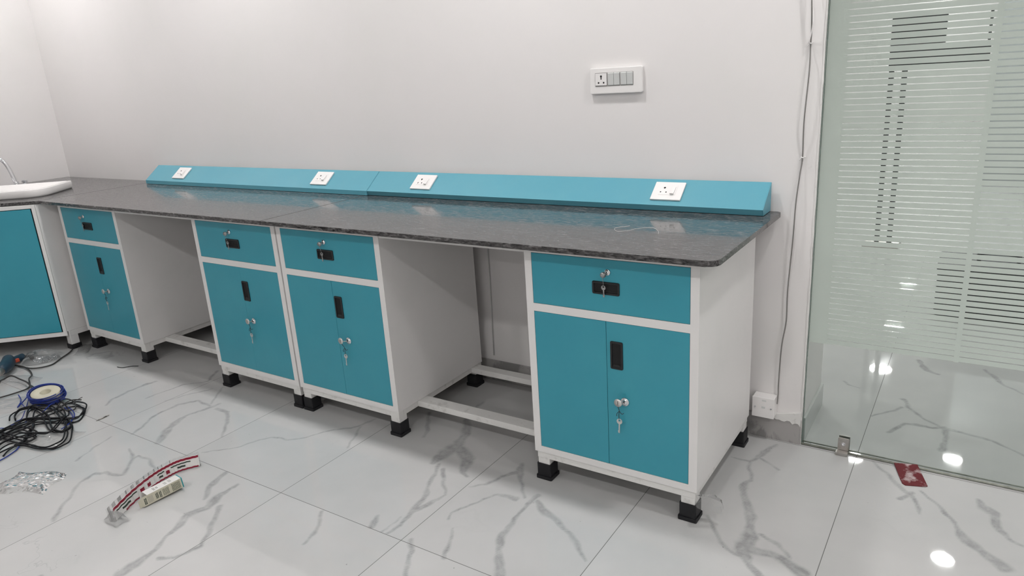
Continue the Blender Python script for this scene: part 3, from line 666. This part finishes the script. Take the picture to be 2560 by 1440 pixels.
def keys_door(x, z, label, sw=0.):
    t = thing('key_pair', label, 'keys', (0, 0, 0), 0, 'key pairs hanging from the locks')
    b = MB(); y = YC - .026
    R = Matrix.Translation((x - .013 + sw, y, z + .005)) @ Matrix.Rotation(PI / 2, 4, 'X')
    b.lathe([(0, 0), (.0140, 0), (.0140, .002), (0, .002)], 24, None, R)
    b.cyl((x - .003, YC - .0078, z), (x - .008 + sw, y + .001, z + .003), .0022, 8)
    b.build('key', BRIGHTKEY, t)
    MB().box(x - .0155 + sw, x - .012 + sw, y - .0026, y - .0021, z - .002, z + .012, None, 0, ).build('key_tag', GREY, t)
    yy = YC - .016
    tb = MB().tube(spline([(x - .012 + sw, y - .002, z - .004), (x - .018 + sw, yy, z - .018), (x - .014, yy, z - .03), (x - .016, yy, z - .045), (x - .015, yy, z - .062)], 5), .0011, 6)
    tb.tube(spline([(x - .014, yy, z - .030), (x - .022, yy - .002, z - .040), (x - .0235, yy, z - .050)], 4), .001, 6)
    tb.tube(spline([(x - .014, yy, z - .030), (x - .004, yy - .002, z - .038), (x + .002, yy, z - .034)], 4), .001, 6)
    tb.build('tie_wire', CABLE2, t)
    b = MB(); key_shape(b, (x - .014, yy, z - .068), .0100, .033, .04); b.build('key', BRIGHTKEY, t)
def keys_drawer(x, z, label):
    t = thing('key_pair', label, 'keys', (0, 0, 0), 0, 'key pairs hanging from the locks')
    y = YC - .017; b = MB()
    b.cyl((x, YC - .0078, z), (x - .004, y, z - .002), .0022, 8)
    R = Matrix.Translation((x - .008, y, z - .005)) @ Matrix.Rotation(.5, 4, 'Z') @ Matrix.Rotation(PI / 2, 4, 'X')
    b.lathe([(0, 0), (.0095, 0), (.0095, .002), (0, .002)], 20, None, R); b.build('key', NICKEL, t)
    MB().tube(spline([(x - .010, y, z - .011), (x - .009, YC - .016, z - .028), (x - .010, YC - .012, z - .040)], 4), .0008, 6).build('tie_wire', NICKEL, t)
    b = MB(); key_shape(b, (x - .011, YC - .010, z - .050), .0078, .024, -.05); b.build('key', NICKEL, t)
keys_drawer(-1.190, .832, 'keys in the drawer of the left end base cabinet')
keys_drawer(.122, .832, 'keys in the drawer of the second base cabinet from the left')
keys_drawer(.752, .832, 'keys in the drawer of the third base cabinet from the left')
keys_drawer(2.050, .832, 'keys in the drawer of the right end base cabinet')
keys_door(-1.103, .402, 'keys on the door of the left end base cabinet', .004)
keys_door(.190, .404, 'keys on the door of the second base cabinet from the left', .002)
keys_door(.822, .404, 'keys on the door of the third base cabinet from the left', -.008)
keys_door(2.103, .390, 'keys on the door of the right end base cabinet')

# ---------------------------------------------------------------- corner sink cabinet, basin and tap
def sink_unit():
    t = thing('sink_cabinet', 'white corner cabinet with one wide turquoise door under the basin', 'cabinet', (0, 0, 0))
    A = Vector((-1.545, -.765)); d = Vector((-math.cos(math.radians(42)), -math.sin(math.radians(42)))); L = .62
    B = A + d * L
    pts = [(A.x, A.y), (A.x, -.02), (XL + .014, -.02), (XL + .014, B.y), (B.x, B.y)]
    pts2 = [(A.x + 0, A.y + .004), (A.x, -.02), (XL + .014, -.02), (XL + .014, B.y + .004), (B.x, B.y + .004)]
    c = MB(); c.prism(pts2, .118, .898, 'z', None, .001); c.build('body', WHITE, t)
    # face frame and door on the diagonal front
    ang = math.atan2(d.y, d.x)
    F = Matrix.Translation((A.x, A.y, 0)) @ Matrix.Rotation(ang, 4, 'Z')      # x runs to the left along the front, +y points out
    fr = MB()
    fr.box(0, .020, -.003, .006, .092, .898, None, .001, F); fr.box(L - .020, L, -.003, .006, .092, .898, None, .001, F)
    fr.box(.020, L - .020, -.003, .006, .878, .898, None, .001, F); fr.box(.020, L - .020, -.003, .006, .092, .118, None, .001, F)
    fr.build('face_frame', WHITE, t)
    MB().box(.020, L - .020, .0005, .0018, .118, .878, None, 0, F).build('shadow_gap', DARK, t)
    MB().box(.0265, L - .0265, .002, .0085, .1215, .8745, None, .001, F).build('door', BLUE, t)
    MB().box(A.x - .028, A.x + .004, A.y + .01, -.03, .086, .1175, None, .0015).build('base_rail', WHITE, t)
    for (x, y) in ((A.x - .047, A.y + .008), (XL + .02, B.y + .01), (A.x - .05, -.08), (B.x - .045, B.y + .03)):
        lg = MB().box(x, x + .048, y, y + .048, .028, .1175, None, .002).build('leg', WHITE, t)
        MB().box(x - .006, x + .054, y - .006, y + .054, .0005, .030, None, .002).build('rubber_foot', RUBBER, lg)
sink_unit()
U = Vector((-.768, -.640, 0)).normalized(); Vv = Vector((U.y, -U.x, 0))
FM = Matrix(((U.x, Vv.x, 0, -1.660), (U.y, Vv.y, 0, -.655), (0, 0, 1, .9185), (0, 0, 0, 1)))   # local: x along the front to the left, y to the wall, z up
def basin():
    t = thing('wash_basin', 'white ceramic wash basin set on the corner worktop', 'basin', (0, 0, 0))
    b = MB(); W, D, H = .62, .385, .048
    def loop(ins, r, z, corner=0.0):
        return [(x, y, z) for x, y in rrect(ins, W - ins, ins, D - ins, [max(r[0] - ins, .01), max(r[1] - ins, .01), max(r[1] - ins, .01), max(r[0] - ins, .01)], 8)]
    r = (.11, .022)
    loops = [loop(.007, r, 0), loop(.001, r, .010), loop(.0, r, H - .005), loop(.0035, r, H), loop(.020, r, H), loop(.026, r, H - .005), loop(.060, (.15, .06), -.0), loop(.085, (.16, .08), -.004 + .01)]
    loops[6] = loop(.055, (.15, .07), .014); loops[7] = loop(.11, (.16, .12), .006)
    rings = [[b.bm.verts.new(FM @ Vector(p)) for p in lp_] for lp_ in loops]
    n = len(rings[0])
    for A_, B_ in zip(rings, rings[1:]):
        for i in range(n):
            f = b.bm.faces.new((A_[i], A_[(i + 1) % n], B_[(i + 1) % n], B_[i])); f.smooth = True
    b.bm.faces.new(rings[-1]); b.bm.faces.new(rings[0][::-1])
    o = b.build('bowl', CERAM, t)
    MB().lathe([(0, .0), (.022, 0), (.020, .003), (0, .002)], 20, None, FM @ Matrix.Translation((.3, .2, .0065))).build('drain', CHROME, t)
basin()
def tap():
    t = thing('faucet', 'chrome gooseneck faucet rising behind the wash basin', 'faucet', (0, 0, 0))
    bx, by = .362, .425
    def P(x, y, z): return tuple(FM @ Vector((x, y, z)))
    b = MB(); b.lathe([(.026, 0), (.026, .008), (.017, .014), (.015, .05), (.013, .06)], 24, None, FM @ Matrix.Translation((bx, by, .0)))
    b.build('base', CHROME, t)
    pts = [P(bx, by, .03), P(bx + .010, by, .09), P(bx + .024, by, .15), P(bx + .042, by - .005, .195), P(bx + .068, by - .012, .217), P(bx + .098, by - .02, .212), P(bx + .114, by - .026, .185), P(bx + .120, by - .028, .150)]
    MB().tube(spline(pts, 8), .0118, 14).build('spout', CHROME, t)
    MB().cyl(P(bx + .119, by - .028, .160), P(bx + .122, by - .028, .118), .0148, 18).build('aerator', CHROME, t)
tap()
def knob():
    def P(x, y, z): return tuple(FM @ Vector((x, y, z)))
    t = thing('tap_knob', 'small chrome tap knob behind the basin, right of the faucet', 'tap', (0, 0, 0))
    MB().lathe([(.018, 0), (.014, .02), (.011, .05)], 18, None, FM @ Matrix.Translation((.320, .445, 0))).build('stem', CHROME, t)
    MB().prism([(-.02, -.006), (.02, -.008), (.022, .008), (-.016, .007)], .050, .066, 'z', None, .003, FM @ Matrix.Translation((.320, .445, 0)) @ Matrix.Rotation(.5, 4, 'Z')).build('handle', CHROME, t)
knob()

# ---------------------------------------------------------------- glass partition with striped film
def partition():
    t = thing('glass_partition', 'fixed glass partition with frosted striped film, right of the wall end', 'partition', (0, 0, 0))
    MB().box(XW + .004, 4.996, .0, .011, .006, CEIL - .002).build('pane', GLASS, t)
    MB().box(XW + .0035, XW + .0058, -.0006, .0116, .006, CEIL - .004).build('edge', mat('green glass edge', (.17, .22, .195), .2), t)
    f = MB(); y0, y1 = .0125, .0131
    xe = 4.98
    for x0, x1 in ((XW + .004, 2.5995), (3.0, 3.016)):
        f.box(x0, x1, y0, y1, .424, CEIL - .01)
    z = .424; k0 = .8648
    zc = k0 - .02 * int((k0 - .424) / .02)
    while zc < CEIL - .02:
        top = zc + .02 - .0016; bot = zc + .0016
        f.box(2.5995, 3.0, y0, y1, bot, top); f.box(3.016, xe, y0, y1, bot + .0004, top - .0004)
        zc += .02
    f.build('frosted_film', FROST, t)
    MB().tube([(XW + .005, -.003, .004), (3.2, -.003, .004), (4.99, -.003, .004)], .0045, 8).build('silicone_seal', SILIC, t)
    MB().tube([(XW + .005, .015, .004), (4.99, .015, .004)], .0045, 8).build('silicone_seal', SILIC, t)
partition()
def clamp():
    t = thing('glass_clamp', 'small steel floor clamp holding the bottom edge of the glass', 'clamp', (0, 0, 0))
    MB().prism(rrect(2.6655, 2.7045, .012, .062, .004, 3), -.0045, -.0004, 'y', None, .001).build('upright_plate', STEEL, t)
    MB().box(2.6655, 2.7045, .0165, .0205, .004, .062, None, .001).build('back_plate', STEEL, t)
    MB().prism(rrect(2.662, 2.704, -.030, -.0046, .003, 3), .0005, .012, 'z', None, .001).build('foot_plate', STEEL, t)
    R = Matrix.Translation((2.685, -.0045, .038)) @ Matrix.Rotation(PI / 2, 4, 'X')
    s = MB().lathe([(0, .0005), (.0035, .0005), (.0035, .002), (.0065, .0024), (.0070, 0)], 20, None, R); s.build('screw', CHROME, t)
clamp()

# things standing in the room beyond the glass
def stand_board():
    t = thing('display_stand', 'dark board on two thin legs seen dimly through the striped glass', 'display stand', (0, 0, 0))
    y = 3.35
    MB().box(2.36, 2.97, y, y + .04, 1.32, 1.47, None, .004).build('board', NEXTDARK, t)
    MB().box(2.36, 2.70, y, y + .04, 1.471, 1.66, None, .004).build('board', NEXTDARK, t)
    MB().box(2.36, 2.97, y, y + .04, 1.662, 1.682, None, .003).build('frame_bar', NEXTDARK, t)
    MB().box(2.945, 2.963, y, y + .04, 1.471, 1.661, None, .003).build('frame_post', NEXTDARK, t)
    for x0, x1 in ((2.366, 2.398), (2.450, 2.484)): MB().box(x0, x1, y, y + .04, .03, 1.32, None, .003).build('leg', NEXTDARK, t)
    MB().box(2.30, 2.54, y - .15, y + .19, .0, .03, None, .005).build('base', STEEL, t)
stand_board()
def crate():
    t = thing('tool_case', 'low dark case on the floor beyond the striped glass', 'case', (0, 0, 0))
    MB().box(2.865, 3.42, 1.74, 2.05, .012, .27, None, .02).build('body', NEXTDARK, t)
    MB().box(2.860, 3.425, 1.735, 2.055, .272, .31, None, .012).build('lid', BLACK, t)
    MB().tube(spline([(3.05, 1.90, .31), (3.06, 1.90, .35), (3.22, 1.90, .35), (3.23, 1.90, .31)], 5), .01, 8).build('handle', BLACK, t)
crate()

# ---------------------------------------------------------------- things lying on the floor
CURVES={
 'L1':[(-0.752,-1.438),(-0.808,-1.411),(-0.843,-1.371),(-0.838,-1.33),(-0.787,-1.315),(-0.705,-1.322),(-0.62,-1.346),(-0.485,-1.386),(-0.404,-1.389),(-0.403,-1.354),(-0.464,-1.314),(-0.546,-1.3),(-0.597,-1.335),(-0.664,-1.377),(-0.702,-1.414),(-0.7,-1.466),(-0.67,-1.513),(-0.649,-1.561)],
 'L2':[(-0.641,-1.557),(-0.651,-1.52),(-0.643,-1.473),(-0.644,-1.421),(-0.672,-1.344),(-0.67,-1.286),(-0.673,-1.24),(-0.664,-1.206),(-0.634,-1.182),(-0.557,-1.193),(-0.484,-1.233),(-0.464,-1.27),(-0.502,-1.306),(-0.55,-1.339),(-0.606,-1.385),(-0.634,-1.443),(-0.631,-1.502),(-0.636,-1.546)],
 'L3':[(-0.671,-1.399),(-0.759,-1.349),(-0.794,-1.308),(-0.752,-1.278),(-0.654,-1.279),(-0.536,-1.305),(-0.431,-1.334),(-0.345,-1.368),(-0.276,-1.415),(-0.254,-1.46),(-0.268,-1.486),(-0.332,-1.507),(-0.41,-1.522),(-0.443,-1.547),(-0.434,-1.589),(-0.417,-1.634)],
 'L4':[(-0.819,-1.271),(-0.867,-1.234),(-0.862,-1.205),(-0.802,-1.202),(-0.72,-1.214),(-0.631,-1.229),(-0.549,-1.265),(-0.502,-1.306),(-0.431,-1.394),(-0.486,-1.438),(-0.523,-1.49),(-0.524,-1.54),(-0.495,-1.597)],
 'L5':[(-0.568,-1.57),(-0.598,-1.502),(-0.576,-1.457),(-0.451,-1.454),(-0.443,-1.491),(-0.506,-1.514),(-0.576,-1.525),(-0.651,-1.537)],
 'L6':[(-0.687,-1.256),(-0.748,-1.196),(-0.726,-1.176),(-0.656,-1.182),(-0.586,-1.217),(-0.596,-1.25),(-0.659,-1.243),(-0.7,-1.204),(-0.704,-1.17),(-0.67,-1.144)],
 'L6b':[(-0.69,-1.209),(-0.704,-1.17),(-0.706,-1.146),(-0.699,-1.124)],
 'L7':[(-1.135,-1.332),(-1.282,-1.26),(-1.351,-1.213),(-1.337,-1.182),(-1.266,-1.172),(-1.158,-1.179),(-1.0,-1.219)],
 'L8':[(-1.673,-1.123),(-1.61,-1.081),(-1.525,-1.061),(-1.421,-1.064),(-1.305,-1.096),(-1.255,-1.132),(-1.164,-1.17),(-1.118,-1.204),(-1.111,-1.277),(-1.132,-1.34)],
 'L9':[(-1.535,-1.066),(-1.458,-1.056),(-1.418,-1.044),(-1.382,-1.008),(-1.376,-0.954),(-1.423,-0.883),(-1.477,-0.811),(-1.517,-0.772)],
 'B1':[(-0.878,-1.29),(-0.947,-1.252),(-0.998,-1.202),(-0.992,-1.161),(-0.924,-1.145),(-0.882,-1.146)],
 'B2':[(-1.053,-1.271),(-0.972,-1.294),(-0.889,-1.345),(-0.955,-1.286),(-0.987,-1.25),(-0.936,-1.257)],
 'B2b':[(-0.964,-1.301),(-0.848,-1.325),(-0.975,-1.255)],
 'B3':[(-0.659,-1.223),(-0.592,-1.229),(-0.521,-1.251),(-0.46,-1.294),(-0.428,-1.332),(-0.418,-1.361)],
 'B3b':[(-0.657,-1.232),(-0.58,-1.243),(-0.511,-1.265),(-0.452,-1.309),(-0.43,-1.341)],
 'B4':[(-0.821,-1.341),(-0.748,-1.39),(-0.735,-1.421)],
 'B5':[(-0.689,-1.315),(-0.737,-1.251),(-0.753,-1.209),(-0.742,-1.184)],
 'B6':[(-0.36,-1.657),(-0.372,-1.634),(-0.387,-1.596),(-0.411,-1.554),(-0.439,-1.529)],
 'B7':[(-0.718,-1.51),(-0.713,-1.495),(-0.698,-1.474),(-0.7,-1.449),(-0.661,-1.403)],
}

def lift(pts, z, amp, seed, r):
    random.seed(seed); out = []
    for i, (x, y) in enumerate(pts): out.append((x, y, max(r + .0006, z + amp * random.uniform(-1, 1))))
    return spline(out, 7)
b = MB()
for i, (k, z, a) in enumerate((('L1', .012, .006), ('L2', .016, .008), ('L3', .013, .006), ('L4', .020, .008), ('L5', .018, .008))):
    b.tube(lift(CURVES[k], z, a, i, .0034), .0034, 8)
for dx, dyy, k, z in ((.012, .014, 'L1', .010), (-.014, .010, 'L5', .022), (.018, -.006, 'L2', .008), (-.01, -.016, 'L4', .012), (-.02, .004, 'L3', .018), (.010, .018, 'L3', .010), (.022, .012, 'L1', .020), (-.018, .020, 'L2', .014), (.006, -.014, 'L5', .012)):
    pts = [(x + dx + .006 * math.sin(i * 1.7), y + dyy + .006 * math.cos(i * 2.1)) for i, (x, y) in enumerate(CURVES[k])]
    b.tube(lift(pts, z, .005, 11, .0036), .0034, 8)
o = b.build('power_cable', CABLE); tag(o, 'tangled heap of black power cable on the floor at the left edge', 'cable')
b = MB(); b.tube(lift(CURVES['L6'], .016, .006, 21, .003), .003, 8); b.tube(lift(CURVES['L6b'], .010, .003, 22, .002), .002, 8)
tag(b.build('twin_cable', CABLE2), 'black twin cable with split bare ends on the right of the heap', 'cable')
b = MB().tube(lift([(-.44, -1.545), (-.46, -1.50), (-.52, -1.46), (-.56, -1.42), (-.60, -1.40)], .014, .004, 30, .006), [.0075] * 29, 8)
b.build('cable_binding', CABLE, o)
for nm, k, z, r in (('blue_wire', 'B3', .012, .0026), ('blue_wire', 'B3b', .010, .0022), ('blue_wire', 'B4', .006, .0018), ('blue_wire', 'B5', .022, .0028), ('blue_wire', 'B6', .006, .0028), ('blue_wire', 'B7', .010, .0022), ('blue_wire', 'B2', .012, .0028), ('blue_wire', 'B2b', .012, .0022)):
    lab = {'B3': 'blue wire arching out of the right side of the cable heap', 'B3b': 'thinner blue wire just inside the arch right of the heap', 'B4': 'short blue wire between the cream roll and the cable heap',
           'B5': 'blue wire crossing in front of the cream roll', 'B6': 'blue wire leaving the picture low on the left edge', 'B7': 'blue wire under the black loops at the left edge',
           'B2': 'stiff bent blue wire left of the cream roll', 'B2b': 'thin blue wire loop beside the bent blue wire'}[k]
    tag(MB().tube(lift(CURVES[k], z, .003, hash(k) % 7 if False else len(k) + ord(k[1]), r), r, 8).build(nm, BLUEW), lab, 'wire', 'loose blue wires')
# roll of blue wire around cream paper
def wire_roll():
    t = thing('wire_roll', 'cream paper roll wound with blue wire lying behind the cable heap', 'roll', (-.835, -1.225, .041))
    Mx = Matrix.Rotation(math.radians(28), 4, 'Z') @ Matrix.Rotation(math.radians(16), 4, 'X') @ Matrix.Scale(1.45, 4, (1, 0, 0))
    MB().lathe([(.0, -.034), (.046, -.034), (.051, -.030), (.053, .0), (.052, .018), (.050, .021), (.021, .021), (.019, .018), (.019, -.02), (.0, -.02)], 32, None, Mx).build('paper_core', CREAM, t)
    w = MB(); random.seed(2)
    for k in range(14):
        rr = .057 + .0030 * (k % 3); zz = -.022 + .0036 * k; ph = random.random() * 6.28
        a0, a1 = (PI * (.18 + .04 * (k % 3)), PI * (1.62 - .03 * (k % 4))) if k % 3 == 1 else (-PI * .05 * (k % 4), PI * (1.95 - .04 * (k % 5)))
        ring = [Mx @ Vector((rr * math.cos(a), rr * math.sin(a), zz + .003 * math.sin(a * 2 + ph))) for a in [a0 + (a1 - a0) * i / 28 for i in range(29)]]
        w.tube(ring, .0025, 6)
    w.build('wire_winding', BLUEW, t)
wire_roll()
# drill
def drill():
    t = thing('power_drill', 'navy power drill with orange trigger lying at the left edge', 'drill', (0, 0, 0))
    Z = .045
    a = Vector((-1.49, -1.235, Z)); f = Vector((-1.72, -1.36, Z))
    body = [(-1.80, -1.20, Z), (-1.66, -1.20, Z), (-1.56, -1.205, Z), (-1.48, -1.215, Z), (-1.43, -1.225, Z)]
    MB().tube(spline([(-1.63, -1.075, .042), (-1.56, -1.10, .044), (-1.49, -1.145, .045), (-1.435, -1.19, .044)], 5), [.020, .027, .031, .033, .034, .035, .036, .036, .036, .036, .035, .033, .031, .029, .025, .019], 18).build('motor_housing', TOOLB, t)
    MB().tube(spline([(-1.575, -1.095, .038), (-1.600, -1.06, .032), (-1.618, -1.02, .028), (-1.622, -.995, .028)], 5), [.022, .021, .020, .019, .019, .019, .019, .020, .021, .021, .021, .022, .022, .022, .021, .018], 14).build('grip', TOOLB, t)
    MB().box(-1.560, -1.545, -1.078, -1.048, .030, .050, None, .004).build('trigger', ORANGE, t)
    MB().tube([(-1.437, -1.188, .044), (-1.415, -1.206, .044), (-1.395, -1.222, .044)], [.020, .019, .014], 16).build('chuck', STEEL, t)
    b = MB(); b.tube([(-1.622, -1.0, .028), (-1.622, -.975, .024), (-1.612, -.955, .020)], [.009, .007, .006], 10)
    b.tube([(-1.620, -.962, .016), (-1.590, -.968, .014)], .011, 10); b.build('cord_sleeve', CABLE, t)
    b = MB(); b.tube(lift(CURVES['L8'], .008, .003, 5, .004), .004, 8); b.tube(lift(CURVES['L9'], .008, .002, 6, .004), .004, 8); b.build('cord', CABLE2, t)
drill()
b = MB(); b.tube(lift(CURVES['L7'], .03, .008, 8, .004), .0042, 8); b.tube([(-1.075, -1.197, .03), (-1.04, -1.205, .032), (-1.0, -1.219, .034)], [.006, .008, .0085], 10)
tag(b.build('thick_cable', CABLE2), 'thick cord with ribbed sleeve ending at the cream roll', 'cable')
# bag of screws
def crumple(w, d, n, amp, seed, dome=0., edge=1.0):
    random.seed(seed); rs = np.random.RandomState(seed); b = MB()
    ph = rs.rand(10, 4) * 6.28; vs = []
    for i in range(n + 1):
        row = []
        for j in range(n + 1):
            u, v = i / n, j / n; x, y = (u - .5) * w, (v - .5) * d
            h = 0
            for k in range(10): h += abs(math.sin(ph[k, 0] + (6 + 5 * k) * (u * math.cos(ph[k, 1]) + v * math.sin(ph[k, 1])))) / (1 + k * .3)
            h = amp * h / 4.2 + dome * math.sin(PI * u) ** .7 * math.sin(PI * v) ** .7
            row.append(b.bm.verts.new((x + .04 * w * math.sin(9 * v + ph[1, 2]) * edge, y + .05 * d * math.sin(8 * u + ph[2, 2]) * edge, .002 + h * min(1, 6 * min(u, v, 1 - u, 1 - v) + .15))))
        vs.append(row)
    for i in range(n):
        for j in range(n): b.bm.faces.new((vs[i][j], vs[i + 1][j], vs[i + 1][j + 1], vs[i][j + 1]))
    return b
def screw_bag():
    t = thing('screw_bag', 'clear plastic bag of small screws on the floor by the corner leg', 'bag', (-1.53, -.948, 0), .9)
    crumple(.20, .14, 30, .020, 5, .05).build('plastic_bag', PLAST, t)
    b = MB(); random.seed(9)
    for i in range(260):
        a = random.random() * 6.28; rr = random.random() ** .6
        x, y, z = .028 + rr * .068 * math.cos(a), -.01 + rr * .052 * math.sin(a), .004 + random.random() * .022 * (1 - rr * .6)
        dx = Vector((random.uniform(-1, 1), random.uniform(-1, 1), random.uniform(-.3, .3))).normalized() * .006
        p = Vector((x, y, z)); q = p + dx
        q.z = max(q.z, .003); b.tube([p, q], [.0028, .0012], 5)
    s = b.build('screws', CHROME, t); s['kind'] = 'stuff'
screw_bag()
def sheet(loc, rz, w, d, amp, seed, label, dome=0.0, n=30):
    o = crumple(w, d, n, amp, seed, dome).build('plastic_wrap', PLAST, None, loc, fix=True); o.rotation_euler = (0, 0, rz)
    tag(o, label, 'plastic wrap', 'crumpled clear plastic wraps on the floor')
sheet((-.055, -1.655, .0), .45, .23, .15, .012, 1, 'crumpled clear plastic wrap lying alone at lower left', .006, 34)
sheet((-1.30, -1.17, .0), .3, .22, .14, .012, 2, 'clear plastic wrap next to the drill')
sheet((-.98, -1.33, .0), 1.0, .32, .20, .012, 3, 'clear plastic wrap at left edge behind the cable heap')
sheet((-.385, -1.41, .0), .2, .20, .16, .012, 4, 'clear plastic wrap under the right side of the cable heap')
sheet((-1.46, -.735, .0), -.7, .20, .07, .010, 6, 'clear plastic wrap around the corner cabinet leg')
# scrap of film caught on the front right cabinet foot
o = crumple(.085, .05, 20, .022, 8, .022).build('plastic_scrap', PLAST, None, (2.388, -.668, .074)); o.rotation_euler = (.35, .25, .4)
tag(o, 'torn clear plastic scrap stuck at the front foot of the right end cabinet', 'plastic scrap')
# drill bit
b = MB(); p0 = Vector((-.371, -1.228, .0035)); p1 = Vector((-.376, -1.160, .0035)); dd = (p1 - p0)
b.tube([p0, p0 + dd * .15], [.001, .003], 6); b.tube([p0 + dd * .15, p0 + dd * .22], .0022, 6); b.tube([p0 + dd * .22, p0 + dd * .78], .0032, 6); b.tube([p0 + dd * .78, p0 + dd * .85], .0022, 6); b.tube([p0 + dd * .85, p1], [.0032, .001], 6)
tag(b.build('screwdriver_bit', STEEL), 'double-ended steel screwdriver bit on the floor near the tile joint', 'bit')
# printed foil tube strip, bent, lying on edge
def strip_pack():
    t = thing('plastic_sleeve', 'long bent plastic sleeve with red and white print on the floor', 'packaging', (0, 0, 0))
    pts = [(.530, -1.640), (.468, -1.530), (.428, -1.425), (.418, -1.355), (.424, -1.300), (.462, -1.235)]
    ctr = spline([(x, y, 0) for x, y in pts], 12); n = len(ctr)
    def side(m_, z0, z1, off, name, t0=0., t1=1., par=None, hb=.002):
        b = MB(); rows = []
        i0, i1 = int(t0 * (n - 1)), int(t1 * (n - 1))
        for i in range(i0, i1 + 1):
            tan = (ctr[min(i + 1, n - 1)] - ctr[max(i - 1, 0)]).normalized(); nn = Vector((tan.y, -tan.x, 0))
            s = .5 + .5 * math.sin(i * .9); wob = .0015 * math.sin(i * 1.9)
            row = []
            for k, (zz, oo) in enumerate(((z0, off), (z1, off + (z1 - z0) * -.12), (z1, off + (z1 - z0) * -.12 - hb), (z0, off - hb))):
                row.append(b.bm.verts.new(ctr[i] + nn * (oo + wob) + Vector((0, 0, zz))))
            rows.append(row)
        for A_, B_ in zip(rows, rows[1:]):
            for k in range(4): b.bm.faces.new((A_[k], B_[k], B_[(k + 1) % 4], A_[(k + 1) % 4]))
        b.bm.faces.new(rows[0]); b.bm.faces.new(rows[-1][::-1])
        return b.build(name, m_, par or t)
    side(WHITEP, .004, .052, .0142, 'printed_face', .02, .99, None, .0010)
    side(PLAST, .002, .053, .0130, 'clear_sleeve', .0, 1.0, None, .020)
    side(REDP, .0415, .0505, .0102, 'red_band', .03, .99, None, .0012)
    side(REDP, .003, .009, .0152, 'red_band', .12, .97, None, .0010)
    for a, c in ((.06, .24), (.45, .55), (.66, .90)): side(INK, .031, .0355, .0117, 'print_bar', a, c, None, .0008)
    for a, c in ((.10, .18), (.48, .53), (.76, .86)): side(INK, .017, .024, .0135, 'print_bar', a, c, None, .0008)
    for a, c in ((.27, .31), (.58, .62), (.34, .37)): side(REDP, .016, .030, .0135, 'print_mark', a, c, None, .0008)
    b = crumple(.08, .05, 12, .012, 12, .025); o = b.build('sleeve_end', PLAST, t, (.535, -1.628, .002))
strip_pack()
def carton():
    t = thing('carton', 'small open cream carton with teal end leaning on the printed sleeve', 'carton', (.551, -1.532, .001), math.radians(83))
    t.rotation_euler = (math.radians(-4), math.radians(-3), math.radians(82))
    L, D, H, e = .150, .046, .042, .0008
    random.seed(4)
    p = MB(); p.box(0, L, 0, e, .003, H, CREAM)          # face with the small print
    def text(p, x0, n, pitch, wd, z0, z1, mt, top=False):
        for i in range(n):
            x = x0 + i * pitch; z = z0 + random.random() * .002
            while z < z1 - .002:
                l = random.uniform(.0015, .006); q = min(z + l, z1 + random.uniform(-.002, .001))
                if q > z:
                    if top: p.box(x, x + wd, z, q, H + e, H + e + .0003, mt)
                    else: p.box(x, x + wd, -.0004, 0, z, q, mt)
                z = q + .0009
    text(p, .112, 11, .0030, .0013, .006, .038, INK); text(p, .078, 7, .0034, .0013, .007, .036, INK)
    text(p, .064, 2, .0045, .0026, .008, .034, INK); text(p, .050, 3, .0036, .0022, .010, .034, INK); text(p, .022, 5, .0040, .0010, .008, .036, GREY); text(p, .008, 2, .0050, .0036, .008, .034, INK)
    p.build('front_panel', CREAM, t)
    p = MB(); p.box(.022, L, 0, D, H, H + e, WHITEP)
    text(p, .052, 2, .0042, .0022, .008, .034, GREY, True); text(p, .063, 2, .0042, .0022, .012, .030, GREY, True); text(p, .094, 3, .0036, .0014, .010, .034, GREY, True); text(p, .112, 3, .0036, .0014, .012, .036, GREY, True)
    p.build('top_panel', WHITEP, t)
    MB().box(0.01, L, D - e, D, .003, H).build('back_panel', WHITEP, t)
    MB().box(0, L, 0, D, .003, .003 + e).build('bottom_panel', CREAM, t)
    MB().box(L, L + .004, -.0006, D, .003, H + e).build('end_flap', TEAL, t)
    MB().box(-.014, .0, .0, .001, .006, H - .004, None, 0, Matrix.Rotation(.35, 4, 'Z')).build('side_flap', CREAM, t)
carton()
# red abrasive card leaning near the glass
b = MB()
cp = [(2.8577, -.0060, .0050), (2.932, -.0060, .0172), (2.9731, -.112, .0008), (2.9670, -.1180, .0005), (2.907, -.138, .0005), (2.897, -.130, .0005), (2.889, -.1066, .0006)]
lo_ = [b.bm.verts.new(p) for p in cp]; hi_ = [b.bm.verts.new((p[0], p[1], p[2] + .0022)) for p in cp]
b.bm.faces.new(lo_[::-1]); b.bm.faces.new(hi_)
for i in range(7): b.bm.faces.new((lo_[i], lo_[(i + 1) % 7], hi_[(i + 1) % 7], hi_[i]))
tag(b.build('abrasive_card', REDC), 'worn dark red sanding card on the floor in front of the glass', 'card')
# curl of white thread on the worktop
th = [(1.9996, -.393), (1.9664, -.4367), (1.9759, -.4668), (1.9969, -.4862), (2.0242, -.4649), (2.0481, -.4184), (2.0872, -.3999), (2.1225, -.4408), (2.1393, -.4792)]
tag(MB().tube(spline([(x, y, .9188) for x, y in th], 8), .0006, 6).build('thread', SWITCH), 'curl of thin white thread lying on the right worktop', 'thread')
# short black wire by the first cabinet foot
tag(MB().tube(spline([(-.862, -.735, .003), (-.90, -.76, .003), (-.925, -.79, .003), (-.965, -.80, .003)], 5), .0018, 6).build('wire_offcut', CABLE), 'short black wire offcut beside the left end cabinet foot', 'wire')
